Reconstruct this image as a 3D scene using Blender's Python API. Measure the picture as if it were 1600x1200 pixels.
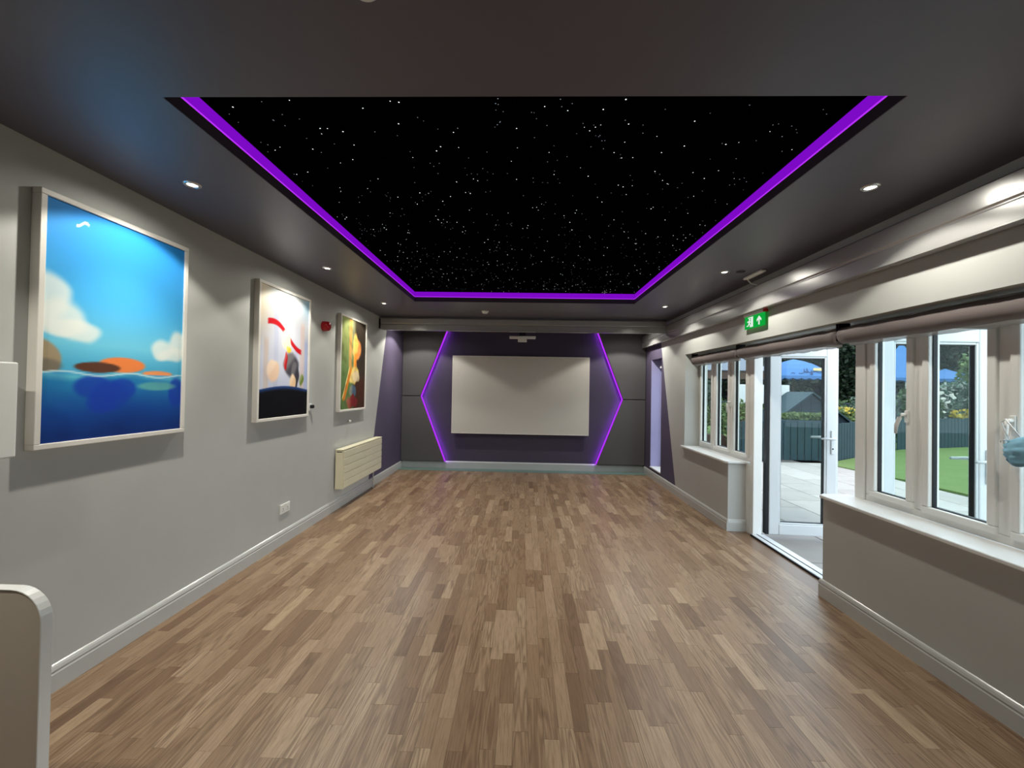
import bpy, bmesh, math, random
from mathutils import Vector, Matrix, noise

# ------------------------------------------------------------------ scene, camera, world, sun
scene = bpy.context.scene
COL = scene.collection
for o in list(bpy.data.objects):
    bpy.data.objects.remove(o)
vs = scene.view_settings
vs.view_transform = 'Standard'; vs.look = 'None'; vs.gamma = 1.0; vs.use_curve_mapping = False
vs.exposure = 0.0

cam_d = bpy.data.cameras.new('camera'); cam = bpy.data.objects.new('camera', cam_d); COL.objects.link(cam)
cam_d.sensor_width = 36.0; cam_d.lens = 36.0 * 635.0 / 1600.0; cam_d.clip_start = 0.05; cam_d.clip_end = 200
R_ = Vector((0.9994895516, 0.0267599427, 0.0174511228))
U_ = Vector((-0.0171189342, -0.0125929142, 0.9997741548))
F_ = Vector((-0.0269736596, 0.9995625663, 0.0121283845))
cam.matrix_world = Matrix(((R_.x, U_.x, -F_.x, 0.0), (R_.y, U_.y, -F_.y, 0.0), (R_.z, U_.z, -F_.z, 1.466), (0, 0, 0, 1)))
scene.camera = cam

world = bpy.data.worlds.new('overcast_sky'); scene.world = world; world.use_nodes = True
bgn = world.node_tree.nodes['Background']
bgn.inputs[0].default_value = (0.74, 0.87, 1.0, 1); bgn.inputs[1].default_value = 4.0

sun_d = bpy.data.lights.new('sun', 'SUN'); sun_d.energy = 2.6; sun_d.angle = math.radians(12); sun_d.color = (1.0, 0.95, 0.86)
sun = bpy.data.objects.new('sun', sun_d); COL.objects.link(sun); sun.location = (3, 2, 8)
sun.rotation_euler = Vector((0.25, 0.5, -0.83)).to_track_quat('-Z', 'Y').to_euler()

H = 2.537          # ceiling height
SPILL_POWER, BEAM_POWER = 38.0, 56.0     # each lamp: wide spill and narrow main beam
SPOT_COLOR = (1.0, 0.965, 0.865)

# ------------------------------------------------------------------ materials
def lin(r, g, b):
    def c(v):
        v = v / 255.0
        return v / 12.92 if v <= 0.04045 else ((v + 0.055) / 1.055) ** 2.4
    return (c(r), c(g), c(b), 1.0)

class NT:
    def __init__(s, name):
        s.m = bpy.data.materials.new(name); s.m.use_nodes = True
        s.t = s.m.node_tree; s.n = s.t.nodes; s.b = s.n['Principled BSDF']; s.out = s.n['Material Output']
    def add(s, typ, **kw):
        n = s.n.new(typ)
        for k, v in kw.items(): setattr(n, k, v)
        return n
    def link(s, a, b): s.t.links.new(a, b)
    def pos(s): return s.add('ShaderNodeNewGeometry').outputs['Position']
    def math(s, op, a, b=None, clamp=False):
        n = s.add('ShaderNodeMath', operation=op); n.use_clamp = clamp
        for i, v in enumerate((a, b)):
            if v is None: continue
            if isinstance(v, (int, float)): n.inputs[i].default_value = v
            else: s.link(v, n.inputs[i])
        return n.outputs[0]
    def mixc(s, fac, a, b):
        n = s.add('ShaderNodeMix', data_type='RGBA')
        for sock, v in ((n.inputs[0], fac), (n.inputs[6], a), (n.inputs[7], b)):
            if isinstance(v, (int, float)): sock.default_value = v
            elif isinstance(v, tuple): sock.default_value = v
            else: s.link(v, sock)
        return n.outputs[2]
    def noise(s, scale, detail=3, vec=None, rough=0.5):
        n = s.add('ShaderNodeTexNoise'); n.inputs['Scale'].default_value = scale
        n.inputs['Detail'].default_value = detail; n.inputs['Roughness'].default_value = rough
        s.link(vec if vec is not None else s.pos(), n.inputs['Vector'])
        return n.outputs['Fac']
    def bump(s, h, strength=0.2, dist=0.002):
        n = s.add('ShaderNodeBump'); n.inputs['Strength'].default_value = strength; n.inputs['Distance'].default_value = dist
        s.link(h, n.inputs['Height']); s.link(n.outputs[0], s.b.inputs['Normal'])
    def set(s, **kw):
        for k, v in kw.items(): s.b.inputs[k.replace('_', ' ')].default_value = v

def paint(name, col, rough=0.6, bump=0.08, scale=180, spec=0.3, metal=0.0, vary=0.05):
    t = NT(name); c = lin(*col)
    f = t.noise(6.0, 4)
    d = tuple(x * (1 - vary) for x in c[:3]) + (1,); l = tuple(min(1, x * (1 + vary)) for x in c[:3]) + (1,)
    t.link(t.mixc(f, d, l), t.b.inputs['Base Color'])
    t.set(Roughness=rough, Metallic=metal); t.b.inputs['Specular IOR Level'].default_value = spec
    if bump: t.bump(t.noise(scale, 2), bump, 0.001)
    return t.m

def emit(name, col, strength):
    t = NT(name); e = t.add('ShaderNodeEmission'); e.inputs[0].default_value = col; e.inputs[1].default_value = strength
    t.link(e.outputs[0], t.out.inputs['Surface']); return t.m

def side_wall_mat(name, y0, z0, k):
    """light grey emulsion with a dark purple painted end, the border running diagonally"""
    t = NT(name); sep = t.add('ShaderNodeSeparateXYZ'); t.link(t.pos(), sep.inputs[0])
    line = t.math('ADD', t.math('MULTIPLY', t.math('SUBTRACT', sep.outputs[2], z0), k), y0)
    m = t.math('GREATER_THAN', sep.outputs[1], line)
    f = t.noise(5.0, 4)
    grey = t.mixc(f, lin(182, 183, 179), lin(189, 190, 186))
    pur = t.mixc(f, lin(86, 78, 100), lin(92, 84, 106))
    t.link(t.mixc(m, grey, pur), t.b.inputs['Base Color'])
    t.set(Roughness=0.62); t.b.inputs['Specular IOR Level'].default_value = 0.25
    t.bump(t.noise(160, 3), 0.12, 0.0012)
    return t.m

def fabric(name, col, scale=700):
    t = NT(name); c = lin(*col)
    n = t.noise(scale, 2); t.link(t.mixc(n, tuple(x * .8 for x in c[:3]) + (1,), tuple(x * 1.2 for x in c[:3]) + (1,)), t.b.inputs['Base Color'])
    t.set(Roughness=0.9); t.b.inputs['Specular IOR Level'].default_value = 0.1; t.bump(n, 0.2, 0.001); return t.m

def glass_mat():
    t = NT('window_glass'); tr = t.add('ShaderNodeBsdfTransparent'); tr.inputs[0].default_value = (0.93, 0.97, 0.96, 1)
    gl = t.add('ShaderNodeBsdfGlossy'); gl.inputs['Roughness'].default_value = 0.01
    lw = t.add('ShaderNodeLayerWeight'); lw.inputs[0].default_value = 0.5
    fac = t.math('ADD', t.math('MULTIPLY', t.math('POWER', lw.outputs['Facing'], 5.0), 0.6), 0.010)
    mx = t.add('ShaderNodeMixShader'); t.link(fac, mx.inputs[0]); t.link(tr.outputs[0], mx.inputs[1]); t.link(gl.outputs[0], mx.inputs[2])
    t.link(mx.outputs[0], t.out.inputs['Surface']); return t.m

def plank_mat():
    t = NT('oak_strip_floor')
    at = t.add('ShaderNodeAttribute', attribute_name='tone')
    sp = t.add('ShaderNodeSeparateColor'); t.link(at.outputs['Color'], sp.inputs[0])
    tone, r2, r3 = sp.outputs
    sep = t.add('ShaderNodeSeparateXYZ'); t.link(t.pos(), sep.inputs[0])
    cmb = t.add('ShaderNodeCombineXYZ')
    t.link(t.math('ADD', t.math('MULTIPLY', sep.outputs[0], 34.0), t.math('MULTIPLY', r2, 91.0)), cmb.inputs[0])
    t.link(t.math('ADD', t.math('MULTIPLY', sep.outputs[1], 2.2), t.math('MULTIPLY', r3, 57.0)), cmb.inputs[1])
    t.link(t.math('MULTIPLY', r3, 13.0), cmb.inputs[2])
    warp = t.add('ShaderNodeTexNoise'); warp.inputs['Scale'].default_value = 0.42; warp.inputs['Detail'].default_value = 2; t.link(cmb.outputs[0], warp.inputs['Vector'])
    wav = t.math('SINE', t.math('MULTIPLY', warp.outputs['Fac'], 75.0))
    wav = t.math('MULTIPLY', t.math('ADD', wav, 1.0), 0.5)
    fine = t.add('ShaderNodeTexNoise'); fine.inputs['Scale'].default_value = 4.0; fine.inputs['Detail'].default_value = 5; fine.inputs['Roughness'].default_value = 0.65
    t.link(cmb.outputs[0], fine.inputs['Vector'])
    ramp = t.add('ShaderNodeValToRGB'); cr = ramp.color_ramp
    cr.elements[0].position = 0.0; cr.elements[0].color = lin(115, 90, 69)
    cr.elements[1].position = 1.0; cr.elements[1].color = lin(172, 148, 121)
    e = cr.elements.new(0.35); e.color = lin(139, 113, 88)
    e = cr.elements.new(0.65); e.color = lin(156, 131, 105)
    t.link(tone, ramp.inputs[0])
    figure = t.math('MULTIPLY', t.math('MULTIPLY', t.math('POWER', wav, 2.0), t.math('GREATER_THAN', r2, 0.35)), 0.55)
    c1 = t.mixc(figure, ramp.outputs[0], lin(88, 64, 45))
    g = t.math('MULTIPLY', t.math('SUBTRACT', fine.outputs['Fac'], 0.43, True), 2.1, True)
    c2 = t.mixc(g, c1, lin(92, 68, 48))
    t.link(c2, t.b.inputs['Base Color'])
    t.set(Roughness=0.37); t.b.inputs['Specular IOR Level'].default_value = 0.5
    t.bump(fine.outputs['Fac'], 0.08, 0.001)
    return t.m

def leaf_mat(name, c0, c1, trans=0.25):
    t = NT(name); g = t.add('ShaderNodeNewGeometry')
    t.link(t.mixc(g.outputs['Random Per Island'], lin(*c0), lin(*c1)), t.b.inputs['Base Color'])
    t.set(Roughness=0.55); t.b.inputs['Specular IOR Level'].default_value = 0.25
    tl = t.add('ShaderNodeBsdfTranslucent'); tl.inputs[0].default_value = lin(*c1)
    mx = t.add('ShaderNodeMixShader'); mx.inputs[0].default_value = trans
    t.link(t.b.outputs[0], mx.inputs[1]); t.link(tl.outputs[0], mx.inputs[2]); t.link(mx.outputs[0], t.out.inputs['Surface']); return t.m

def slab_mat():
    t = NT('sandstone_paving'); oi = t.add('ShaderNodeObjectInfo')
    base = t.mixc(oi.outputs['Random'], lin(128, 123, 118), lin(143, 138, 133))
    n = t.noise(3.5, 5)
    t.link(t.mixc(t.math('MULTIPLY', t.math('SUBTRACT', n, .5, True), 1.2), base, lin(98, 93, 88)), t.b.inputs['Base Color'])
    t.set(Roughness=0.85); t.bump(t.noise(40, 4), 0.3, 0.003); return t.m

def grass_mat():
    t = NT('lawn_grass'); n = t.noise(1.1, 5, rough=.7); f = t.noise(28, 4)
    a = t.mixc(n, lin(72, 96, 50), lin(104, 116, 74)); t.link(t.mixc(t.math('MULTIPLY', f, .5), a, lin(52, 78, 36)), t.b.inputs['Base Color'])
    t.set(Roughness=0.9); t.b.inputs['Specular IOR Level'].default_value = 0.1; t.bump(f, 0.6, 0.02); return t.m

def vcol_mat(name, rough=0.55):
    t = NT(name); a = t.add('ShaderNodeAttribute', attribute_name='print'); t.link(a.outputs['Color'], t.b.inputs['Base Color'])
    t.set(Roughness=rough); t.b.inputs['Specular IOR Level'].default_value = 0.12; return t.m

M = dict(
    wall_l=side_wall_mat('grey_wall_purple_end', 6.447, 2.361, 0.284),
    wall_r=side_wall_mat('grey_window_wall_purple_end', 6.561, 2.242, 0.319),
    grey=paint('grey_emulsion', (186, 184, 181)),
    purple=paint('dark_purple_emulsion', (72, 66, 84), 0.6, 0.12),
    ceil=paint('dark_plum_ceiling', (92, 89, 100), 0.40, 0.06, 140, 0.5),
    fascia=paint('dark_fascia', (62, 54, 66), 0.6),
    star=paint('black_star_fabric', (3, 3, 4), 0.9, 0, spec=0.0),
    skirt=paint('grey_gloss_skirting', (186, 187, 184), 0.22, 0, spec=0.5),
    skirt_far=paint('pale_grey_skirting', (178, 182, 182), 0.4, 0),
    green=paint('green_vinyl_strip', (104, 128, 122), 0.5, 0),
    white=paint('white_upvc', (232, 232, 228), 0.28, 0, spec=0.5, vary=0.01),
    lavender=paint('lavender_daylight_tint', (164, 160, 204), 0.6, 0.08),
    leafwhite=paint('toned_down_white_upvc', (204, 207, 208), 0.35, 0, spec=0.4, vary=0.02),  # same white upvc, darkened to offset the bright sky outdoors
    beige=paint('beige_shade_tone', (202, 191, 176), 0.5, 0.05),
    frame_white=paint('white_painted_wood', (226, 222, 214), 0.4, 0.05, 90),
    sill=paint('white_sill', (226, 227, 226), 0.3, 0.05, 60),
    cream=paint('cream_enamel', (226, 219, 190), 0.35, 0, spec=0.45),
    dark=paint('black_rubber', (24, 24, 28), 0.5, 0),
    track=paint('satin_grey_aluminium', (190, 189, 187), 0.27, 0, 30, 0.5, 0.6),
    panel=fabric('charcoal_acoustic_fabric', (90, 89, 91)),
    screen=fabric('projection_screen_grey', (205, 202, 196), 900),
    red=paint('red_plastic', (170, 14, 24), 0.25, 0, spec=0.5),
    plank=plank_mat(), glass=glass_mat(), slab=slab_mat(), grass=grass_mat(),
    sub=paint('grey_screed', (120, 104, 88), 0.8),
    joint=paint('paving_joint', (72, 69, 66), 0.95),
    blind=paint('taupe_blind_cloth', (116, 107, 105), 0.7, 0.2, 60),
    chrome=paint('brushed_steel', (200, 200, 200), 0.25, 0, metal=1.0),
    teal=paint('teal_stained_wood', (24, 46, 52), 0.75, 0.3, 30, vary=0.2),
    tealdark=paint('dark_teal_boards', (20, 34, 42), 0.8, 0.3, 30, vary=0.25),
    brown=paint('brown_timber', (62, 48, 40), 0.8, 0.3, 40, vary=0.2),
    roofslat=paint('grey_roof_slat', (84, 90, 100), 0.7, 0.2),
    blue=paint('blue_canopy_cloth', (52, 92, 138), 0.8, 0.1, vary=0.1),
    ink=paint('navy_print', (16, 26, 56), 0.8, 0), yel=paint('ochre_print', (150, 136, 96), 0.8, 0),
    whiteb=paint('white_render', (170, 174, 174), 0.8, 0.1),
    bark=paint('tree_bark', (84, 70, 58), 0.9, 0.5, 20, vary=0.3),
    leafd=leaf_mat('dark_leaves', (14, 26, 20), (36, 52, 34)),
    leafm=leaf_mat('mid_leaves', (34, 54, 32), (68, 88, 52)),
    leafl=leaf_mat('light_leaves', (58, 80, 44), (100, 116, 72)),
    leafg=leaf_mat('grey_green_leaves', (50, 68, 58), (92, 108, 94)),
    petal_w=leaf_mat('white_petals', (160, 160, 150), (176, 174, 164)),
    petal_y=leaf_mat('yellow_petals', (150, 126, 34), (166, 150, 64)),
    mask=fabric('blue_mask_cloth', (140, 190, 214), 300), maskw=paint('white_elastic', (235, 235, 235), 0.8, 0),
    signg=emit('exit_sign_green', lin(16, 176, 64), 0.85), signw=emit('exit_sign_white', lin(235, 250, 238), 0.9),
    led=emit('purple_wash_band', (0.205, 0.003, 0.56, 1), 1.0),
    ledline=emit('purple_led_line', (0.50, 0.035, 1.0, 1), 1.0),
    ledtape=emit('purple_led_tape', (0.42, 0.03, 1.0, 1), 1.25),
    lamp=emit('lamp_lens', (1.0, 0.95, 0.86, 1), 9.0),
    starw=emit('fibre_optic_star', (0.92, 0.97, 1.0, 1), 1.6), stard=emit('dim_fibre_optic_star', (0.75, 0.85, 1.0, 1), 0.45),
    print=vcol_mat('poster_print'),
)

# ------------------------------------------------------------------ helpers
def bbox(bm):
    xs = [v.co for v in bm.verts]
    return (Vector([min(c[i] for c in xs) for i in range(3)]), Vector([max(c[i] for c in xs) for i in range(3)]))

def wloc(o):
    v = Vector((0, 0, 0))
    while o is not None:
        v += o.location; o = o.parent
    return v

def obj(name, bm, mat, parent=None, bevel=0.0, smooth=False, seg=2):
    """link a bmesh given in world coordinates as one mesh object, its origin at the base centre"""
    lo, hi = bbox(bm); org = Vector(((lo.x + hi.x) / 2, (lo.y + hi.y) / 2, lo.z))
    bmesh.ops.translate(bm, vec=-org, verts=bm.verts)
    me = bpy.data.meshes.new(name); bm.to_mesh(me); bm.free()
    mats = mat if isinstance(mat, (list, tuple)) else [mat]
    for m in mats: me.materials.append(M[m] if isinstance(m, str) else m)
    if smooth:
        for p in me.polygons: p.use_smooth = True
    o = bpy.data.objects.new(name, me); COL.objects.link(o)
    if parent is not None:
        o.parent = parent; o.location = org - wloc(parent)
    else: o.location = org
    if bevel:
        b = o.modifiers.new('bevel', 'BEVEL'); b.width = bevel; b.segments = seg; b.limit_method = 'ANGLE'; b.angle_limit = math.radians(40)
    return o

def tag(o, label, cat, group=None, kind=None):
    o['label'] = label; o['category'] = cat
    if group: o['group'] = group
    if kind: o['kind'] = kind
    return o

def struct(o, label, cat): return tag(o, label, cat, kind='structure')

def empty(name, loc, label=None, cat=None, group=None, kind=None):
    o = bpy.data.objects.new(name, None); COL.objects.link(o); o.location = loc; o.empty_display_size = 0.1
    if label: tag(o, label, cat, group, kind)
    return o

def B(*boxes, bm=None):
    bm = bm or bmesh.new()
    for (x0, x1, y0, y1, z0, z1) in boxes:
        v = [bm.verts.new((x, y, z)) for x in (x0, x1) for y in (y0, y1) for z in (z0, z1)]
        for f in ((0, 1, 3, 2), (4, 6, 7, 5), (0, 4, 5, 1), (2, 3, 7, 6), (0, 2, 6, 4), (1, 5, 7, 3)):
            bm.faces.new([v[i] for i in f])
    return bm

def prism(pts, axis, a, b, bm=None):
    """extrude a 2-D outline along an axis: axis 'x' outline is (y,z); 'y' is (x,z); 'z' is (x,y)"""
    bm = bm or bmesh.new()
    def P(p, t): return {'x': (t, p[0], p[1]), 'y': (p[0], t, p[1]), 'z': (p[0], p[1], t)}[axis]
    A = [bm.verts.new(P(p, a)) for p in pts]; C = [bm.verts.new(P(p, b)) for p in pts]
    n = len(pts); bm.faces.new(A); bm.faces.new(C[::-1])
    for i in range(n): bm.faces.new((A[i], C[i], C[(i + 1) % n], A[(i + 1) % n]))
    bmesh.ops.recalc_face_normals(bm, faces=bm.faces); return bm

def lathe(cx, cy, prof, n=24, bm=None):
    bm = bm or bmesh.new(); rings = []
    for (r, z) in prof:
        if r < 1e-5: rings.append([bm.verts.new((cx, cy, z))])
        else: rings.append([bm.verts.new((cx + r * math.cos(2 * math.pi * i / n), cy + r * math.sin(2 * math.pi * i / n), z)) for i in range(n)])
    for a, b in zip(rings, rings[1:]):
        for i in range(n):
            j = (i + 1) % n
            if len(a) == 1 and len(b) == 1: continue
            if len(a) == 1: bm.faces.new((a[0], b[i], b[j]))
            elif len(b) == 1: bm.faces.new((a[i], b[0], a[j]))
            else: bm.faces.new((a[i], b[i], b[j], a[j]))
    bmesh.ops.recalc_face_normals(bm, faces=bm.faces); return bm

def rot_bm(bm, mat): bmesh.ops.transform(bm, matrix=mat, verts=bm.verts); return bm

def tube(pts, r, n=8, bm=None, caps=True):
    bm = bm or bmesh.new(); pts = [Vector(p) for p in pts]; rings = []
    rs = r if isinstance(r, (list, tuple)) else [r] * len(pts)
    for i, p in enumerate(pts):
        d = (pts[min(i + 1, len(pts) - 1)] - pts[max(i - 1, 0)]).normalized()
        up = Vector((0, 0, 1)) if abs(d.z) < 0.9 else Vector((1, 0, 0))
        s = d.cross(up).normalized(); u = s.cross(d)
        rings.append([bm.verts.new(p + (s * math.cos(a) + u * math.sin(a)) * rs[i]) for a in [2 * math.pi * k / n for k in range(n)]])
    for a, b in zip(rings, rings[1:]):
        for k in range(n): bm.faces.new((a[k], a[(k + 1) % n], b[(k + 1) % n], b[k]))
    if caps: bm.faces.new(rings[0][::-1]); bm.faces.new(rings[-1])
    return bm

# ------------------------------------------------------------------ room shell
XL, XR, YN, YF = -2.2, 2.2, -2.6, 7.4
struct(obj('wall_left', B((XL - .2, XL, YN, YF, 0, 2.8)), 'wall_l'), 'light grey left wall with diagonal purple painted end', 'wall')
struct(obj('wall_far', B((XL - .2, XR + .3, YF, YF + .2, 0, 2.8)), 'purple'), 'dark purple end wall behind the projection screen', 'wall')
struct(obj('wall_near', B((XL - .2, XR + .3, YN - .2, YN, 0, 2.8)), 'grey'), 'grey wall behind the viewer', 'wall')
XO = 2.5
wr = B((XR, XO, 4.40, 5.58, 0, .715), (XR, XO, 5.58, 6.515, 0, H), (XR, XO, 6.515, 7.04, 0, .165), (XR, XO, 6.515, 7.04, 2.0, H),
       (XR, XO, 7.04, YF, 0, H), (XR, XO, YN, 5.58, 1.974, H), (XR, XO, .75, 3.03, 0, .715), (XR, XO, YN, .75, 0, 1.974), (XR, XO, YN, YF, H, 2.8))
struct(obj('wall_right', wr, 'wall_r'), 'grey window wall with deep sills and purple painted end', 'wall')
# ceiling with a rectangular recess
RX0, RX1, RY0, RY1 = -1.37, 1.355, 1.475, 5.03
struct(obj('ceiling', B((XL, RX0, YN, YF, H, 2.594), (RX1, XR, YN, YF, H, 2.594), (RX0, RX1, YN, RY0, H, 2.594), (RX0, RX1, RY1, YF, H, 2.594)), 'ceil'),
       'dark plum ceiling framing the starlit recess', 'ceiling')
obj('recess_edge', B((RX0 - .004, RX0 + .002, RY0, RY1, H + .002, 2.592), (RX1 - .002, RX1 + .004, RY0, RY1, H + .002, 2.592), (RX0, RX1, RY1 - .002, RY1 + .004, H + .002, 2.592)),
    'fascia', bpy.data.objects['ceiling'])
struct(obj('roof', B((XL - .6, XO + .15, YN - .4, YF + .4, 2.82, 3.0)), 'dark'), 'unseen flat roof added to keep sun out of the room', 'roof')  # out of view, added to block the sun
# floor: screed, oak strips, green strip
fl = struct(obj('floor', B((XL, XO, YN, YF, -.12, -.008)), 'sub'), 'oak strip floor running towards the projection screen', 'floor')
rnd = random.Random(7)
W = 0.0661; strips = []
for i in range(67):
    x0 = XL + .0 + i * W
    if x0 > XR + .01: break
    y = YN - rnd.random() * .5
    while y < 7.17:
        L = rnd.choice((.22, .28, .34, .40, .40, .48, .56)) * rnd.uniform(.9, 1.1)
        a, b = max(y, YN), min(y + L, 7.17)
        if b - a > .02: strips.append((x0, min(x0 + W, XR), a, b))
        y += L
def seen(s):
    x, y = (s[0] + s[1]) / 2, (s[2] + s[3]) / 2
    d = Vector((x, y, -1.466)); z = d.dot(F_)
    if z < .2: return False
    u, v = 635 * d.dot(R_) / z, -635 * d.dot(U_) / z
    return abs(u) < 810 and abs(v) < 615
def area_rank(s): return -((s[1] - s[0]) * (s[3] - s[2])) / max(.3, ((s[2] + s[3]) / 2)) ** 3
def tone(): return (min(1, max(0, rnd.gauss(.48, .21))), rnd.random(), rnd.random(), 1)
vis = sorted([s for s in strips if seen(s)], key=area_rank)
own = set(vis[:300])
def strip_mesh(name, items):
    vs_, fs, cs = [], [], []
    for (x0, x1, y0, y1), tn in items:
        g = .0004; k = len(vs_)
        vs_ += [(x0 + g, y0 + g, 0), (x1 - g, y0 + g, 0), (x1 - g, y1 - g, 0), (x0 + g, y1 - g, 0), (x0, y0, -.008), (x1, y0, -.008), (x1, y1, -.008), (x0, y1, -.008)]
        fs += [tuple(k + q for q in f) for f in ((0, 1, 2, 3), (0, 4, 5, 1), (1, 5, 6, 2), (2, 6, 7, 3), (3, 7, 4, 0))]
        cs += [tn] * 8
    org = Vector((sum(v[0] for v in vs_) / len(vs_), sum(v[1] for v in vs_) / len(vs_), -.008))
    me = bpy.data.meshes.new(name); me.from_pydata([(v[0] - org.x, v[1] - org.y, v[2] - org.z) for v in vs_], [], fs)
    at = me.attributes.new('tone', 'FLOAT_COLOR', 'POINT')
    for i, c in enumerate(cs): at.data[i].color = c
    me.materials.append(M['plank']); o = bpy.data.objects.new(name, me); COL.objects.link(o); o.parent = fl; o.location = org - wloc(fl)
    return o
rest = []
for s in strips:
    if s in own: strip_mesh('floor_plank', [(s, tone())])
    else: rest.append((s, tone()))
strip_mesh('floor_plank_field', rest)['kind'] = 'stuff'
obj('floor_edge_strip', B((XL, XR, 7.17, 7.385, -.008, .003)), 'green', fl)
obj('door_recess_floor', B((XR, XO, 3.03, 4.40, -.008, .0)), 'plank', fl)

# skirtings
def skirt_prof(x, d, h=.125):   # outline (x,z), d = direction away from the wall
    return [(x, 0), (x + d * .018, 0), (x + d * .018, h - .042), (x + d * .0135, h - .036), (x + d * .016, h - .026), (x + d * .012, h - .012), (x + d * .006, h - .004), (x, h)]
bm = prism(skirt_prof(XL, 1), 'y', YN, YF)
struct(obj('baseboard_left', bm, 'skirt'), 'moulded grey baseboard along the poster wall', 'baseboard')
bm = prism([(YF, 0), (YF - .018, 0), (YF - .018, .115), (YF - .006, .13), (YF, .135)], 'x', XL + .018, XR - .018)
struct(obj('baseboard_far', bm, 'skirt_far'), 'pale baseboard under the projection screen wall', 'baseboard')
bm = prism(skirt_prof(XR, -1), 'y', 4.382, YF); prism([(4.40, 0), (4.382, 0), (4.382, .09), (4.386, .11), (4.40, .125)], 'x', XR + .0005, 2.384, bm)
struct(obj('baseboard_right', bm, 'skirt'), 'moulded grey baseboard under the far window', 'baseboard')
bm = prism(skirt_prof(XR, -1), 'y', YN, 3.048); prism([(3.03, 0), (3.048, 0), (3.048, .09), (3.044, .11), (3.03, .125)], 'x', XR + .0005, 2.384, bm)
struct(obj('baseboard_window', bm, 'skirt'), 'moulded grey baseboard under the near window', 'baseboard')

# sills
def sill(name, pts, label):
    struct(obj(name, prism(pts, 'z', .715, .738), 'sill', bevel=.006), label, 'sill')
sill('trim_1', [(XR - .035, 5.63), (XR - .035, 4.41), (XR - .01, 4.375), (2.40, 4.375), (2.40, 5.58), (XR, 5.58), (XR, 5.63)], 'white sill of the far window beside the open door')
sill('trim_2', [(XR - .035, .75), (2.40, .75), (2.40, 3.055), (XR + .01, 3.055), (XR - .035, 3.02)], 'white sill of the near window with blue mask above')
sill_n = B((2.19, XO, 6.515, 7.04, .165, .185)); struct(obj('trim_3', sill_n, 'sill', bevel=.004), 'white sill at the foot of the narrow purple niche', 'sill')

# ------------------------------------------------------------------ windows
def window(name, y0, y1, z0, z1, panes, label, handle=None, cat='window', X=2.385):
    """frame along Y; panes = list of (ya, yb) sash outer edges; each sash has its own frame, gasket and pane"""
    w = empty(name, (X + .035, (y0 + y1) / 2, z0), label, cat, kind='structure')
    t = .045; bx = [(X + .01, X + .075, y0, y1, z0, z0 + t), (X + .01, X + .075, y0, y1, z1 - t, z1), (X + .01, X + .075, y0, y0 + t, z0 + t, z1 - t), (X + .01, X + .075, y1 - t, y1, z0 + t, z1 - t)]
    ps = sorted(panes)
    for (a, b), (c, d) in zip(ps, ps[1:]): bx.append((X + .01, X + .075, b, c, z0 + t, z1 - t))
    obj('window_frame', B(*bx), 'white', w, bevel=.005)
    for (a, b) in ps:
        s = .042; za, zb = z0 + t - .008, z1 - t + .008; a -= .006; b += .006
        sash = obj('sash', B((X - .008, X + .06, a, b, za, za + s), (X - .008, X + .06, a, b, zb - s, zb), (X - .008, X + .06, a, a + s, za + s, zb - s), (X - .008, X + .06, b - s, b, za + s, zb - s)), 'white', w, bevel=.007)
        q = .005; a2, b2, c2, d2 = a + s, b - s, za + s, zb - s
        obj('gasket', B((X + .016, X + .04, a2, b2, c2, c2 + q), (X + .016, X + .04, a2, b2, d2 - q, d2), (X + .016, X + .04, a2, a2 + q, c2, d2), (X + .016, X + .04, b2 - q, b2, c2, d2)), 'dark', sash)
        obj('pane', B((X + .024, X + .03, a2, b2, c2, d2)), 'glass', sash)
    return w
def win_handle(parent, x, y, z, dy=.012):
    h = obj('handle', B((x - .012, x, y - .012, y + .012, z - .03, z + .045)), 'white', parent, bevel=.004)
    bm = tube([(x - .012, y, z + .02), (x - .035, y, z + .02), (x - .042, y + dy * .3, z), (x - .042, y + dy, z - .05), (x - .04, y + dy * 1.2, z - .10)], [.011, .011, .012, .010, .007], 8)
    obj('lever', bm, 'white', h, smooth=True)
ZB, ZT = .738, 1.974
w1 = window('window_1', 4.33, 5.575, ZB, ZT, [(5.175, 5.53), (4.755, 5.105), (4.375, 4.685)], 'far casement window of three narrow panes left of open door')
win_handle(w1, 2.377, 4.70, 1.34)
w2 = window('window_2', .76, 2.90, ZB, ZT, [(2.555, 2.85), (2.115, 2.485), (1.65, 2.045), (1.22, 1.58), (.80, 1.15)], 'near casement window in front of the open door leaf')
win_handle(w2, 2.377, 2.575, 1.33, .03)
win_handle(w2, 2.377, 2.032, 1.335, .0)
w3 = window('window_3', 6.52, 7.025, .185, 2.0, [(6.565, 6.98)], 'tall narrow window inside the purple niche', X=2.41)
obj('niche_fitting', B((2.30, 2.40, 6.60, 6.92, 1.855, 1.905)), 'white', w3, bevel=.01)  # plain white box for the small lamp-like fitting at the niche top
obj('niche_daylight_face', B((XR + .002, XO - .03, 7.028, 7.04, .186, 1.998)), 'lavender', bpy.data.objects['wall_right'])  # thin added face; daylight on the niche side is painted in as lavender

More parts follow.
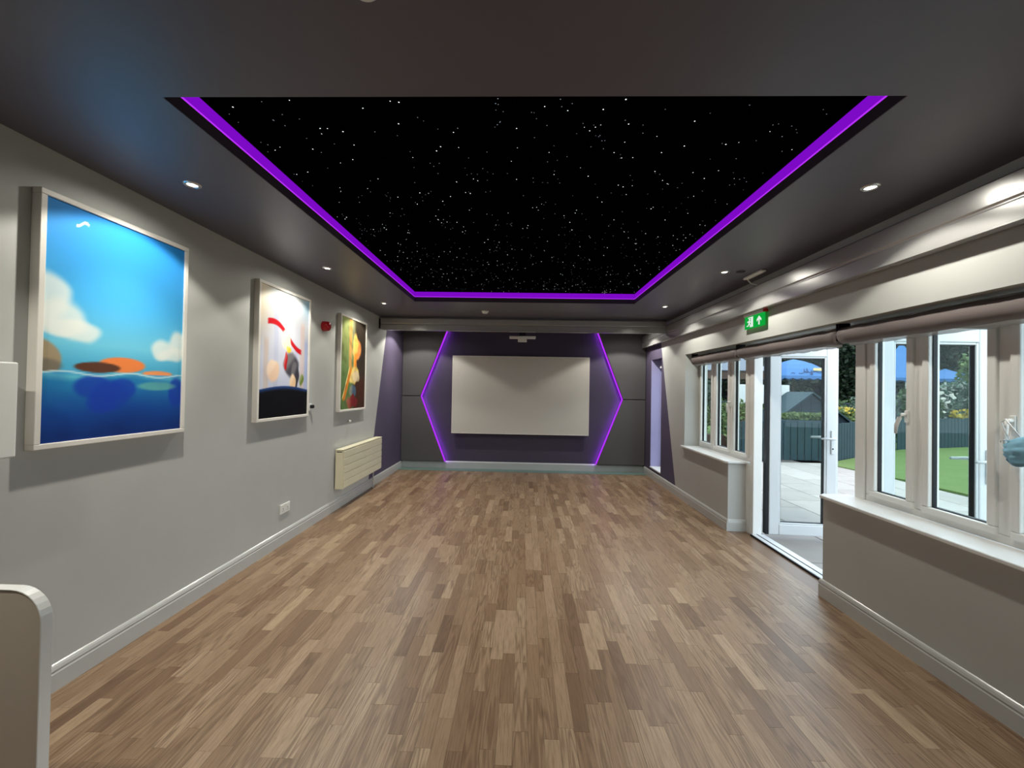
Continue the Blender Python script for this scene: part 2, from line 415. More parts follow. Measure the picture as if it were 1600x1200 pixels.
# door frame, threshold and two outward-opening leaves
fr = empty('trim_4', (2.44, 3.65, 0), 'white door frame between the two windows', 'door frame', kind='structure')
obj('jamb', B((2.385, 2.475, 4.26, 4.328, 0, ZT)), 'white', fr, bevel=.006)
obj('jamb', B((2.385, 2.475, 2.905, 2.985, 0, ZT)), 'white', fr, bevel=.006)
obj('head', B((2.39, 2.47, 2.985, 4.26, 1.945, ZT)), 'white', fr, bevel=.004)
obj('reveal_board', B((2.385, 2.40, 4.328, 4.398, 0, .715)), 'white', fr)
obj('reveal_board', B((2.385, 2.40, 2.985, 3.028, 0, .715)), 'white', fr)
ths = obj('threshold', B((2.372, 2.50, 2.985, 4.26, 0, .018)), 'leafwhite', fr, bevel=.004)
obj('threshold_gasket', B((2.362, 2.3715, 2.985, 4.26, .001, .016)), 'dark', ths); obj('threshold_groove', B((2.42, 2.428, 2.99, 4.255, .0181, .021)), 'dark', ths)

def door_leaf(name, hinge, ang, wd, label, hflip):
    d = empty(name, (hinge[0], hinge[1], .022), label, 'door', kind='structure')
    z0, z1 = .022, 1.945; st = .098
    mat = Matrix.Translation((hinge[0], hinge[1], 0)) @ Matrix.Rotation(ang, 4, 'Z')
    def T(bm): return rot_bm(bm, mat)
    t = .033
    obj('leaf_frame', T(B((0, st, -t, t, z0, z1), (wd - st, wd, -t, t, z0, z1), (st, wd - st, -t, t, z0, z0 + st + .01), (st, wd - st, -t, t, z1 - st, z1))), 'leafwhite', d, bevel=.008)
    obj('rebate_edge', T(B((wd - .002, wd + .018, hflip * .0 + min(.002 * hflip, .024 * hflip), max(.002 * hflip, .024 * hflip), z0 + .01, z1 - .01))), 'leafwhite', d, bevel=.004)
    obj('hinge_gasket', T(B((-.03 if wd < .7 else -.008, -.001, -t + .004, t - .004, z0, z1))), 'dark', d)
    q = .006; a, b, c, e = st, wd - st, z0 + st + .01, z1 - st
    obj('glazing_bead', T(B((a, a + .016, -t + .006, t - .006, c, e), (b - .016, b, -t + .006, t - .006, c, e), (a + .016, b - .016, -t + .006, t - .006, c, c + .016), (a + .016, b - .016, -t + .006, t - .006, e - .016, e))), 'leafwhite', d, bevel=.005)
    a += .016; b -= .016; c += .016; e -= .016
    obj('gasket', T(B((a, a + q, -.016, .016, c, e), (b - q, b, -.016, .016, c, e), (a, b, -.016, .016, c, c + q), (a, b, -.016, .016, e - q, e))), 'dark', d)
    obj('pane', T(B((a, b, -.006, .006, c, e))), 'glass', d)
    for s in (1, -1):
        hp = obj('handle', T(B((wd - st * .62, wd - st * .62 + .03, min(s * t, s * (t + .012)), max(s * t, s * (t + .012)), .86, 1.10))), 'leafwhite', d, bevel=.006)
        xx = wd - st * .62 + .015
        obj('lever', T(tube([(xx, s * (t + .01), 1.02), (xx, s * (t + .05), 1.02), (xx - .02, s * (t + .055), 1.02), (xx - .13, s * (t + .052), 1.02)], [.011, .011, .012, .010], 8)), 'leafwhite', hp, smooth=True)
        obj('keyhole', T(tube([(xx, s * (t + .0121), .915), (xx, s * (t + .014), .915)], .008, 10)), 'dark', hp)
    for zz in (.18, 1.0, 1.75):
        obj('hinge', T(tube([(-.012, -.045 * hflip, zz), (-.012, -.045 * hflip, zz + .10)], .011, 8)), 'chrome', d)
    return d
door_leaf('door_1', (2.545, 4.285), math.radians(-4.0), .645, 'open white glazed door leaf beside the far window', -1)
door_leaf('door_2', (2.515, 2.965), math.radians(-.5), .775, 'open white glazed door leaf seen through the near window', 1)

# rolled blinds under the lintel
def blind(y0, y1, label, seed):
    r = random.Random(seed); b = empty('roller_blind', (2.285, (y0 + y1) / 2, 1.82), label, 'blind', 'rolled blinds over the window wall')
    n = 28; bm = bmesh.new(); rings = []
    for i in range(n + 1):
        y = y0 + (y1 - y0) * i / n; rr = .058 + r.uniform(-.003, .003); ring = []
        for k in range(16):
            a = 2 * math.pi * k / 16; q = rr + .006 * noise.noise(Vector((y * 3, math.cos(a) * 1.5, math.sin(a) * 1.5 + seed)))
            ring.append(bm.verts.new((2.288 + q * .9 * math.cos(a), y, 1.888 + q * math.sin(a))))
        rings.append(ring)
    for p, q in zip(rings, rings[1:]):
        for k in range(16): bm.faces.new((p[k], p[(k + 1) % 16], q[(k + 1) % 16], q[k]))
    bm.faces.new(rings[0]); bm.faces.new(rings[-1][::-1]); bmesh.ops.recalc_face_normals(bm, faces=bm.faces)
    obj('rolled_cloth', bm, 'blind', b, smooth=True)
    bm = bmesh.new(); ps = []
    for i in range(n * 2 + 1):
        y = y0 + .02 + (y1 - y0 - .04) * i / (n * 2); zz = 1.836 - .022 - .016 * abs(noise.noise(Vector((y * 6, seed, 0)))) - r.uniform(0, .006)
        ps.append((bm.verts.new((2.305, y, 1.842)), bm.verts.new((2.312 + r.uniform(-.006, .006), y, zz)), bm.verts.new((2.309, y, 1.842))))
    for a, c in zip(ps, ps[1:]):
        bm.faces.new((a[0], a[1], c[1], c[0])); bm.faces.new((a[2], c[2], c[1], a[1]))
    obj('loose_hem', bm, 'sheer', b, smooth=True)
    for yb in (y0 - .006, y1 - .004): obj('bracket', B((2.25, 2.33, yb, yb + .01, 1.85, 1.974)), 'dark', b)
t_ = NT('sheer_wrap'); tr_ = t_.add('ShaderNodeBsdfTransparent'); mx_ = t_.add('ShaderNodeMixShader'); mx_.inputs[0].default_value = .55
t_.set(Roughness=.3); t_.b.inputs['Base Color'].default_value = lin(225, 228, 230)
t_.link(tr_.outputs[0], mx_.inputs[1]); t_.link(t_.b.outputs[0], mx_.inputs[2]); t_.link(mx_.outputs[0], t_.out.inputs['Surface']); M['sheer'] = t_.m
blind(4.36, 5.49, 'rolled taupe blind over the far window', 1)
blind(2.985, 4.335, 'rolled taupe blind above the open door', 2)
blind(.85, 2.965, 'rolled taupe blind over the near window', 3)

# ------------------------------------------------------------------ starlit recess
sc = empty('star_ceiling', (0, 3.25, 2.66), 'black starlit ceiling panel inside the purple lit recess', 'star ceiling')
obj('black_panel', B((RX0 - .06, RX1 + .06, RY0 - .06, RY1 + .06, 2.662, 2.69)), 'star', sc)
def stars(n, lo, hi, mat, seed):
    r = random.Random(seed); vs_, fs = [], []; cl = []
    for i in range(n):
        if cl and r.random() < .14:
            c = r.choice(cl); x, y = c[0] + r.gauss(0, .045), c[1] + r.gauss(0, .045)
        else:
            x, y = r.uniform(RX0 + .02, RX1 - .02), RY0 + .05 + (RY1 - RY0 - .08) * r.random() ** .9
        if not (RX0 + .01 < x < RX1 - .01 and RY0 + .03 < y < RY1 - .02): continue
        cl.append((x, y)); q = r.uniform(lo, hi); k = len(vs_); z = 2.6605
        vs_ += [(x + q * math.cos(j * math.pi / 3), y + q * math.sin(j * math.pi / 3), z) for j in range(6)] + [(x, y, z - q * .5)]
        fs += [(k + j, k + 6, k + (j + 1) % 6) for j in range(6)]
    bm = bmesh.new(); V = [bm.verts.new(v) for v in vs_]
    for f in fs: bm.faces.new([V[i] for i in f])
    o = obj('star_lights', bm, mat, sc); o['kind'] = 'stuff'; o['label'] = 'scattered white fibre optic star points'; return o
stars(330, .0018, .0035, 'starw', 3); stars(600, .0015, .0025, 'stard', 9)
ls = empty('led_strip', (0, 3.25, 2.596), 'purple LED strip around the starlit ceiling recess', 'led strip')
def led_side(bx_band, bx_line):
    a = obj('glow_band', B(bx_band), 'led', ls); obj('bright_edge', B(bx_line), 'ledline', a)  # glowing band stands in for LED light washing the recess side
led_side((RX0 - .010, RX0 - .001, RY0, RY1, 2.601, 2.66), (RX0 - .010, RX0 + .002, RY0, RY1, 2.595, 2.6008))
led_side((RX1 + .001, RX1 + .010, RY0, RY1, 2.601, 2.66), (RX1 - .002, RX1 + .010, RY0, RY1, 2.595, 2.6008))
led_side((RX0, RX1, RY1 + .001, RY1 + .010, 2.601, 2.66), (RX0, RX1, RY1 - .002, RY1 + .010, 2.595, 2.6008))

# ------------------------------------------------------------------ ceiling downlights
def downlight(x, y, label, tilt=0.0, gain=1.0, beam=1.0):
    d = empty('downlight', (x, y, H - .004), label, 'downlight', 'recessed ceiling downlights')
    obj('bezel', lathe(x, y, [(.026, H - .001), (.028, H - .006), (.040, H - .005), (.043, H)], 24), 'chrome', d, smooth=True)
    obj('lens', lathe(x, y, [(0, H - .005), (.018, H - .004), (.0255, H - .001)], 20), 'lamp', d)
    for nm, pw, sz, bl, tl in (('downlight_spill', SPILL_POWER * gain, 125, .2, 0), ('downlight_glow', 5.5 * gain, 166, .35, 0), ('downlight_beam', BEAM_POWER * beam, 84, 1.0, tilt)):
        ld = bpy.data.lights.new(nm, 'SPOT'); ld.energy = pw; ld.spot_size = math.radians(sz); ld.spot_blend = bl; ld.shadow_soft_size = .022; ld.color = SPOT_COLOR
        lo = bpy.data.objects.new(nm, ld); COL.objects.link(lo); lo.parent = d; lo.location = (0, 0, -.012); lo.rotation_euler = (0, math.radians(tl), 0)
DY = (2.13, 3.645, 5.16)
for yy, t in zip(DY, ('the blue seascape poster', 'the pale hill poster', 'the dark orange poster')): downlight(-1.80, yy, 'recessed ceiling downlight shining on ' + t)
for yy, t in zip(DY, ('largest on the window side of the ceiling', 'beside the exit sign mount', 'nearest the screen on the window side')): downlight(1.772, yy, 'recessed ceiling downlight ' + t, 30, .85)
downlight(-1.80, 6.675, 'recessed downlight beyond the cross beam on the poster side', 0, 1.3, .8)
downlight(1.76, 6.675, 'recessed downlight beyond the cross beam on the window side', 0, 1.3, .8)
for yy, t in ((.615, 'just outside the picture'),):
    downlight(-1.80, yy, 'recessed downlight %s on the poster side' % t, 0, 1.0, .5); downlight(1.772, yy, 'recessed downlight %s on the window side' % t, 30, .7, .5)

def detector(x, y, r, label, h=.035):
    d = empty('smoke_detector', (x, y, H - h), label, 'detector')
    obj('base', lathe(x, y, [(0, H), (r, H), (r, H - h * .35), (r * .93, H - h * .45), (0, H - h * .45)], 28), 'white', d, smooth=False)
    obj('dome', lathe(x, y, [(r * .78, H - h * .45), (r * .74, H - h * .8), (r * .55, H - h), (0, H - h)], 28), 'white', d)
detector(-.541, 5.6, .05, 'small white smoke detector near the cross beam')
detector(-.437, 1.043, .05, 'white smoke detector at the top edge of the picture')
hole = obj('ceiling_hole', lathe(1.905, 3.63, [(.0, H - .001), (.030, H - .001), (.034, H - .004), (.037, H)], 20), 'dark')
tag(hole, 'small black round ceiling vent beside a downlight', 'vent')

# ------------------------------------------------------------------ cross beam and window-side track
def rail_prof(d, z0, z1):
    """stepped outline of the sliding-screen rail: (depth, z); face on the small-depth side"""
    zm = (z0 + z1) / 2
    return [(d, z0), (d, zm - .012), (d + .012, zm - .009), (d + .012, zm + .002), (d, zm + .005), (d, z1 - .012), (d + .008, z1), (d + .07, z1), (d + .07, z0)]
cb = empty('cross_beam', (0, 6.1, 2.33), 'grey aluminium beam spanning the room before the screen', 'beam')
obj('rail', prism(rail_prof(6.08, 2.335, 2.512), 'x', XL + .03, 2.11), 'track', cb, bevel=.003)
obj('lower_lip', B((XL + .07, 2.11, 6.074, 6.15, 2.325, 2.335)), 'track', cb)
obj('end_bracket', B((XL, XL + .03, 6.10, 6.14, 2.35, 2.50)), 'dark', cb)
obj('ceiling_packer', B((XL + .03, 2.11, 6.10, 6.14, 2.512, H)), 'ceil', cb)
tr = empty('window_track', (2.15, 2.4, 2.223), 'long glossy grey rail along the ceiling above the windows', 'rail')
obj('rail', prism([(2.12, 2.238), (2.12, 2.323), (2.128, 2.329), (2.128, 2.338), (2.12, 2.344), (2.12, 2.446), (2.128, 2.456), (2.18, 2.456), (2.18, 2.238)], 'y', YN, 7.325), 'track', tr, bevel=.003)
obj('lower_lip', B((2.113, 2.175, YN, 7.325, 2.228, 2.2375)), 'track', tr)
for yy in (-1.5, .5, 2.4, 4.6, 6.6): obj('hanger', B((2.18, 2.2, yy, yy + .04, 2.26, 2.44)), 'dark', tr)

# exit sign hanging behind the rail
ex = empty('exit_sign', (2.165, 3.86, 2.09), 'green and white running man exit sign above the door', 'exit sign')
bx = obj('ceiling_mount', B((2.03, 2.08, 3.54, 3.83, H - .022, H)), 'white', ex, bevel=.008)
obj('supply_cable', tube([(2.055, 3.79, H - .02), (2.06, 3.79, 2.50), (2.085, 3.79, 2.475), (2.15, 3.79, 2.46)], .006, 8), 'white', ex)
obj('lamp_housing', B((2.148, 2.182, 3.705, 4.035, 2.2, 2.2279)), 'white', ex, bevel=.006)
obj('red_end', B((2.146, 2.184, 3.69, 3.705, 2.2, 2.2279)), 'red', ex)
pl = obj('green_plate', B((2.160, 2.170, 3.71, 4.03, 2.082, 2.1999)), 'signg', ex)
def poly(pts, x0=2.1565, x1=2.1595, bm=None): return prism([(4.03 - p[0], 2.082 + p[1] * .80) for p in pts], 'x', x0, x1, bm)
obj('arrow', poly([(.235, .02), (.252, .02), (.252, .085), (.278, .062), (.278, .085), (.2435, .122), (.209, .085), (.209, .062), (.235, .085)]), 'signw', pl)
bm = poly([(.112, .015), (.145, .015), (.145, .135), (.062, .135), (.062, .125), (.112, .125)])
obj('doorway_symbol', bm, 'signw', pl)
bm = prism([(4.03 - .088 - .011 * math.cos(k * math.pi / 5), 2.082 + .108 * .8 + .011 * math.sin(k * math.pi / 5)) for k in range(10)], 'x', 2.1565, 2.1595)
for q in ([(.075, .095), (.098, .092), (.092, .058), (.072, .062)], [(.072, .062), (.085, .062), (.066, .030), (.040, .030), (.040, .040), (.060, .041)],
          [(.080, .062), (.093, .060), (.106, .040), (.104, .016), (.094, .016), (.095, .037)], [(.077, .094), (.072, .084), (.056, .074), (.048, .086), (.055, .091)], [(.094, .090), (.112, .078), (.110, .068), (.092, .078)]):
    poly(q, bm=bm)
obj('running_figure', bm, 'signw', pl)

# ------------------------------------------------------------------ screen wall
CX = -.03
def chev(z):   # half-width of the chevron at height z
    return 1.812 - (1.812 - 1.36) * abs(z - 1.308) / (1.19 if z > 1.308 else 1.165)
for s, side in ((-1, 'poster'), (1, 'window')):
    XE = (XL + .006) if s < 0 else (XR - .006)
    for (za, zb, up) in ((1.314, 2.53, 'upper'), (.14, 1.302, 'lower')):
        pts = [(XE, za), (CX + s * (chev(za) + .018), za), (CX + s * (chev(zb) + .018), zb), (XE, zb)]
        o = obj('acoustic_panel', prism(pts, 'y', 7.33, 7.392), 'panel', bevel=.006)
        tag(o, '%s charcoal fabric acoustic panel on the %s side of the screen' % (up, side), 'wall panel', 'acoustic panels beside the screen')
    ld = empty('led_chevron', (CX + s * 1.6, 7.36, .14), 'purple LED chevron along the panels on the %s side' % side, 'led strip', 'purple LED chevrons')
    for (za, zb) in ((1.308, 2.53), (.14, 1.308)):
        a, b = CX + s * chev(za), CX + s * chev(zb); w = .012 * s
        obj('led_segment', prism([(a, za), (a + w, za), (b + w, zb), (b, zb)], 'y', 7.338, 7.350), 'ledline', ld)
        L_ = bpy.data.lights.new('led_glow', 'AREA'); L_.shape = 'RECTANGLE'; L_.size = 1.28; L_.size_y = .01; L_.energy = 1.5; L_.color = (.42, .05, 1.0)
        lo = bpy.data.objects.new('led_glow', L_); COL.objects.link(lo); lo.parent = ld
        zv = -Vector((-s * .75, .66, 0)).normalized(); xv = Vector((b - a, 0, zb - za)).normalized(); zv = (zv - xv * zv.dot(xv)).normalized(); yv = zv.cross(xv)
        lo.matrix_local = Matrix.Translation(Vector(((a + b) / 2 - s * .004, 7.352, (za + zb) / 2)) - wloc(ld)) @ Matrix((xv, yv, zv)).transposed().to_4x4()
        obj('led_backlight', prism([(a - w * .3, za), (a + w * .5, za), (b + w * .5, zb), (b - w * .3, zb)], 'y', 7.356, 7.385), 'ledtape', ld)
ps = empty('projection_screen', (CX, 7.3, .65), 'blank pale grey fixed projection screen on the purple wall', 'screen')
sx0, sx1, sz0, sz1 = -1.277, 1.187, .651, 2.052
obj('screen_surface', B((sx0 + .012, sx1 - .012, 7.302, 7.31, sz0 + .012, sz1 - .012)), 'screen', ps)
obj('screen_frame', B((sx0, sx1, 7.298, 7.345, sz0, sz0 + .012), (sx0, sx1, 7.298, 7.345, sz1 - .012, sz1), (sx0, sx0 + .012, 7.298, 7.345, sz0, sz1), (sx1 - .012, sx1, 7.298, 7.345, sz0, sz1)), 'frame_white', ps, bevel=.003)
for zz in (.75, 1.9): obj('wall_bracket', B((-.9, .8, 7.345, YF, zz, zz + .05)), 'dark', ps)
pj = empty('projector_mount', (-.02, 6.4, 2.2), 'small white projector bracket under the cross beam', 'bracket')
obj('ceiling_column', B((-.07, .03, 6.40, 6.46, 2.30, H)), 'dark', pj)
obj('cross_bar', B((-.227, .188, 6.385, 6.47, 2.262, 2.302)), 'white', pj, bevel=.008)
obj('sensor_box', B((-.092, .048, 6.345, 6.384, 2.203, 2.290)), 'white', pj, bevel=.006)

# ------------------------------------------------------------------ posters (plain stand-in prints)
def sm(a, b, t):
    t = max(0., min(1., (t - a) / (b - a))); return t * t * (3 - 2 * t)
def mix(a, b, t): return tuple(p + (q - p) * t for p, q in zip(a, b))
def ramp(stops, t):
    for (p, c), (q, d) in zip(stops, stops[1:]):
        if t <= q: return mix(c, d, max(0, (t - p) / (q - p)))
    return stops[-1][1]
def el(u, v, cu, cv, a, b, soft=.12): return 1 - sm(1 - soft, 1 + soft, math.hypot((u - cu) / a, (v - cv) / b))
def nz(u, v, s, k=0): return noise.noise(Vector((u * s, v * s * 1.47, k)))
def art_sea(u, v):
    c = ramp([(0, (18, 44, 110)), (.12, (22, 70, 150)), (.26, (40, 130, 180)), (.285, (90, 180, 205)), (.30, (70, 165, 205)), (.42, (110, 195, 222)), (.62, (72, 170, 226)), (1, (40, 130, 206))], v + .012 * math.sin(u * 9) * (1 - sm(.3, .34, v)))
    if v > .29:
        d = nz(u, v, 7) * .02
        for (cu, cv, a, b) in ((.02, .60, .12, .10), (.10, .52, .14, .07), (.22, .47, .11, .05), (.05, .48, .2, .04), (.82, .43, .10, .05), (.97, .47, .09, .07), (.90, .405, .12, .035)):
            c = mix(c, (226, 232, 226), .85 * el(u + d, v + d, cu, cv, a, b, .28))
        c = mix(c, (156, 140, 112), el(u, v, -.02, .34, .12 + d, .085, .1)); c = mix(c, (96, 92, 86), .6 * el(u, v, .02, .315, .09, .03, .3))
        for k in range(2):
            c = mix(c, (240, 245, 245), sm(.006, .002, abs(v - (.935 + .012 * math.sin((u - .2) * 60))) ) * (1 if .17 < u < .25 else 0))
        c = mix(c, (232, 130, 70), el(u, v, .50, .335, .17, .036, .12)); c = mix(c, (92, 58, 44), el(u, v, .33, .318, .15, .024, .12)); c = mix(c, (236, 150, 92), el(u, v, .78, .30, .13, .014, .2))
    else:
        for (cu, cv, a, b) in ((.30, .23, .12, .05), (.42, .19, .13, .07), (.36, .16, .10, .05), (.50, .22, .10, .05), (.95, .20, .07, .08)):
            c = mix(c, (26, 60, 168), .8 * el(u, v, cu, cv, a, b, .2))
        c = mix(c, (120, 196, 170), .7 * el(u, v, .78, .235, .16, .022, .25)); c = mix(c, (24, 72, 150), .25 * (nz(u, v, 9) + .4))
    c = mix(c, (210, 236, 240), .8 * sm(.006, .001, abs(v - .288 - .008 * math.sin(u * 14))))
    return c
def art_hill(u, v):
    c = ramp([(0, (186, 194, 214)), (.35, (192, 196, 216)), (.7, (196, 198, 208)), (1, (176, 180, 180))], v)
    c = mix(c, (236, 206, 150), .55 * (1 - sm(0, .3, u)) * sm(.45, .9, v)); c = mix(c, (120, 186, 226), .6 * sm(.75, 1, u) * sm(.75, 1, v))
    for (x, w, top, col) in ((.12, .05, .62, (196, 170, 152)), (.3, .05, .85, (176, 182, 206)), (.86, .06, .8, (206, 176, 166)), (.72, .04, .6, (178, 178, 210)), (.95, .05, .66, (150, 168, 214))):
        c = mix(c, col, .6 * sm(w, w * .7, abs(u - x)) * sm(top + .02, top - .05, v))
    c = mix(c, (224, 226, 232), .35 * max(0, nz(u, v, 4) + .2))
    # abstract red ribbon and rounded pebbles
    rib = .72 - .20 * (u - .15) + .05 * math.sin((u - .1) * 7)
    c = mix(c, (190, 24, 34), sm(.026, .018, abs(v - rib)) * sm(.12, .16, u) * sm(.86, .8, u))
    for (cu, cv, a, b, col) in ((.25, .36, .12, .085, (228, 196, 170)), (.5, .62, .09, .09, (232, 220, 196)), (.55, .54, .05, .03, (236, 196, 60)), (.62, .42, .16, .10, (70, 68, 76)), (.70, .33, .09, .12, (58, 56, 66)), (.66, .28, .07, .06, (226, 190, 150)), (.86, .30, .05, .05, (110, 130, 60)), (.5, .44, .035, .07, (176, 30, 36))):
        c = mix(c, mix(col, (255, 250, 240), .25 * sm(.2, -.6, (u - cu) / a + (cv - v) / b)), el(u + .02 * nz(u, v, 9, 5), v + .02 * nz(u, v, 9, 6), cu, cv, a, b, .18))
    hill = .215 + .03 * math.sin(u * math.pi); c = mix(c, mix((10, 10, 16), (40, 70, 130), sm(.04, 0, hill - v)), sm(hill + .004, hill - .004, v)); return c
def art_glow(u, v):
    c = mix(mix((150, 160, 96), (96, 122, 72), sm(.9, .3, v)), (52, 44, 36), sm(.42, .62, u)); c = mix(c, (74, 40, 26), .8 * sm(.45, .25, v) * sm(.4, .7, u))
    c = mix(c, (214, 150, 84), .8 * sm(.07, .04, abs(u - .36)) * sm(.3, .5, v)); c = mix(c, (120, 112, 100), .6 * sm(.05, .03, abs(u - .48)) * sm(.7, .8, v))
    # abstract golden standing forms
    for (cu, cv, a, b, col) in ((.62, .68, .17, .12, (222, 138, 74)), (.56, .72, .10, .13, (226, 176, 86)), (.56, .50, .08, .13, (216, 130, 44)), (.52, .38, .20, .10, (222, 196, 110)), (.60, .36, .16, .06, (206, 186, 150)), (.50, .20, .14, .06, (70, 92, 112)), (.46, .08, .22, .07, (120, 36, 40))):
        c = mix(c, mix(col, (255, 226, 150), .35 * sm(.1, -.8, (u - cu) / a)), el(u + .05 * nz(u, v, 7, 5), v + .04 * nz(u, v, 7, 6), cu, cv, a, b, .2))
    c = mix(c, (212, 128, 44), sm(.055, .035, abs((u - .22) - (v - .22) * .75)) * sm(.08, .12, v) * sm(.5, .42, v)); c = mix(c, (250, 226, 150), sm(.02, .008, abs((u - .16) - (v - .22) * .75)) * sm(.1, .14, v) * sm(.5, .42, v))
    c = mix(c, (30, 20, 16), .35 * max(0, nz(u, v, 8, 3))); return c
def poster(y0, y1, art, label):
    z0, z1, xb, xf = 1.155, 2.331, XL, XL + .045
    p = empty('framed_poster', (xb, (y0 + y1) / 2, z0), label, 'poster', 'framed posters on the left wall')
    w = .026
    obj('picture_frame', B((xb, xf, y0, y1, z0, z0 + w), (xb, xf, y0, y1, z1 - w, z1), (xb, xf, y0, y0 + w, z0 + w, z1 - w), (xb, xf, y1 - w, y1, z0 + w, z1 - w)), 'frame_white', p, bevel=.003)
    nu, nv = 120, 176; a, b, c, d = y0 + w, y1 - w, z0 + w, z1 - w; X = xf - .009
    org = Vector((X, (a + b) / 2, c)); vs_, cs = [], []
    for j in range(nv + 1):
        for i in range(nu + 1):
            u, v = i / nu, j / nv; vs_.append((0, a + (b - a) * u - org.y, (d - c) * v)); cs.append(lin(*[max(0, min(255, q)) for q in art(u, v)]))
    fs = [(j * (nu + 1) + i, j * (nu + 1) + i + 1, (j + 1) * (nu + 1) + i + 1, (j + 1) * (nu + 1) + i) for j in range(nv) for i in range(nu)]
    me = bpy.data.meshes.new('poster_print'); me.from_pydata(vs_, [], fs); at = me.attributes.new('print', 'FLOAT_COLOR', 'POINT')
    for i, q in enumerate(cs): at.data[i].color = q
    me.materials.append(M['print']); o = bpy.data.objects.new('poster_print', me); COL.objects.link(o); o.parent = p; o.location = org - wloc(p)
    obj('backing_board', B((xb + .004, X - .002, a, b, c, d)), 'frame_white', p)
poster(1.740, 2.541, art_sea, 'large white framed poster of blue sky, clouds and sea')
poster(3.243, 4.048, art_hill, 'white framed pale poster with dark hill and red ribbon')
poster(4.733, 5.527, art_glow, 'white framed poster with green left and dark brown right')

# ------------------------------------------------------------------ small things on the left wall
rd = empty('radiator', (-2.14, 5.37, .25), 'cream flat panel radiator below the posters', 'radiator')
x0, x1, y0, y1, z0, z1 = -2.185, -2.095, 4.722, 6.02, .252, .72
obj('casing', B((x0, x1, y0, y1, z0, z1 - .018)), 'cream', rd, bevel=.004)
obj('top_grille', B((x0, x1 + .006, y0 - .004, y1 + .004, z1 - .014, z1)), 'cream', rd, bevel=.004)
obj('end_slot', B((x0 + .015, x1 - .012, y0 - .003, y0 - .0005, z1 - .034, z1 - .026)), 'dark', rd)
hs = (z1 - .02 - z0 - .006) / 5
for k in range(5): obj('front_panel', B((x1 + .0005, x1 + .010, y0 + .012, y1 - .012, z0 + .006 + k * hs + .005, z0 + .006 + (k + 1) * hs - .005)), 'cream', rd, bevel=.003)
for yy in (4.95, 5.8): obj('wall_bracket', B((XL, x0, yy - .02, yy + .02, .35, .62)), 'dark', rd)
obj('pipe', tube([(-2.15, 5.86, .25), (-2.15, 5.86, .0)], .009, 8), 'skirt', rd)

al = empty('alarm_sounder', (XL, 4.393, 2.07), 'round red fire alarm sounder between the posters', 'alarm')
rotx = lambda bm, c: rot_bm(bm, Matrix.Translation(c) @ Matrix.Rotation(math.pi / 2, 4, 'Y'))
obj('alarm_base', rotx(lathe(0, 0, [(0, 0), (.055, 0), (.055, .025), (0, .025)], 28), (XL, 4.393, 2.118)), 'red', al)
obj('alarm_dome', rotx(lathe(0, 0, [(.053, .025), (.053, .045), (.046, .065), (.03, .075), (0, .078)], 28), (XL, 4.393, 2.118)), 'red', al, smooth=True)
so = empty('wall_socket', (XL, 3.735, .28), 'white double power socket low on the poster wall', 'socket')
obj('face_plate', B((XL, XL + .012, 3.66, 3.81, .281, .367)), 'white', so, bevel=.003)
for yy in (3.70, 3.77):
    obj('switch', B((XL + .0121, XL + .016, yy - .008, yy + .008, .338, .355)), 'white', so)
    obj('pin_hole', B((XL + .0121, XL + .013, yy - .003, yy + .003, .318, .328)), 'dark', so); obj('pin_hole', B((XL + .0121, XL + .013, yy - .014, yy - .007, .302, .306)), 'dark', so); obj('pin_hole', B((XL + .0121, XL + .013, yy + .007, yy + .014, .302, .306)), 'dark', so)
ko = empty('key_hook', (XL, 4.155, 1.19), 'small white latch with black knob beside the hill poster', 'latch')
obj('plate', B((XL, XL + .014, 4.10, 4.165, 1.205, 1.28)), 'white', ko, bevel=.003)
obj('knob', tube([(XL + .014, 4.14, 1.248), (XL + .045, 4.14, 1.248)], .018, 14), 'dark', ko)
kb = empty('wall_stop', (XL, 5.06, 1.01), 'tiny white wall knob under the dark orange poster', 'knob')
obj('stem', tube([(XL, 5.06, 1.026), (XL + .03, 5.06, 1.026)], .009, 10), 'chrome', kb); obj('cap', tube([(XL + .03, 5.06, 1.026), (XL + .046, 5.06, 1.026)], [.017, .013], 14), 'white', kb)
wb = empty('wall_box', (XL, 1.4, 1.148), 'white wall box at the left edge beside the sea poster', 'box')
obj('box_body', B((XL, -2.106, 1.15, 1.624, 1.152, 1.536)), 'white', wb, bevel=.006); obj('box_cover', B((-2.1055, -2.09, 1.145, 1.629, 1.148, 1.540)), 'white', wb, bevel=.006)

pp = empty('partition_panel', (-1.8, 1.215, 0), 'low white partition with rounded corner at bottom left', 'partition')
zt, xr, rr = .826, -1.449, .095
out = [(XL, 0), (xr, 0)] + [(xr - rr + rr * math.cos(a), zt - rr + rr * math.sin(a)) for a in [k * math.pi / 16 for k in range(9)]] + [(XL, zt)]
obj('board', prism(out, 'y', 1.203, 1.23), 'beige', pp)  # white board's face toned beige, as shade on the side turned from the light
eo = [(x + (.0 if x > -2.0 else 0), z) for x, z in out[1:]]; inner = [(xr - .006, 0)] + [(xr - rr + (rr - .006) * math.cos(a), zt - rr + (rr - .006) * math.sin(a)) for a in [k * math.pi / 16 for k in range(9)]] + [(XL, zt - .006)]
ei = [(xr + .004, 0)] + [(xr - rr + (rr + .004) * math.cos(a), zt - rr + (rr + .004) * math.sin(a)) for a in [k * math.pi / 16 for k in range(9)]] + [(XL, zt + .004)]
obj('edge_trim', prism(ei + out[1:][::-1], 'y', 1.2, 1.233), 'white', pp, bevel=.002)

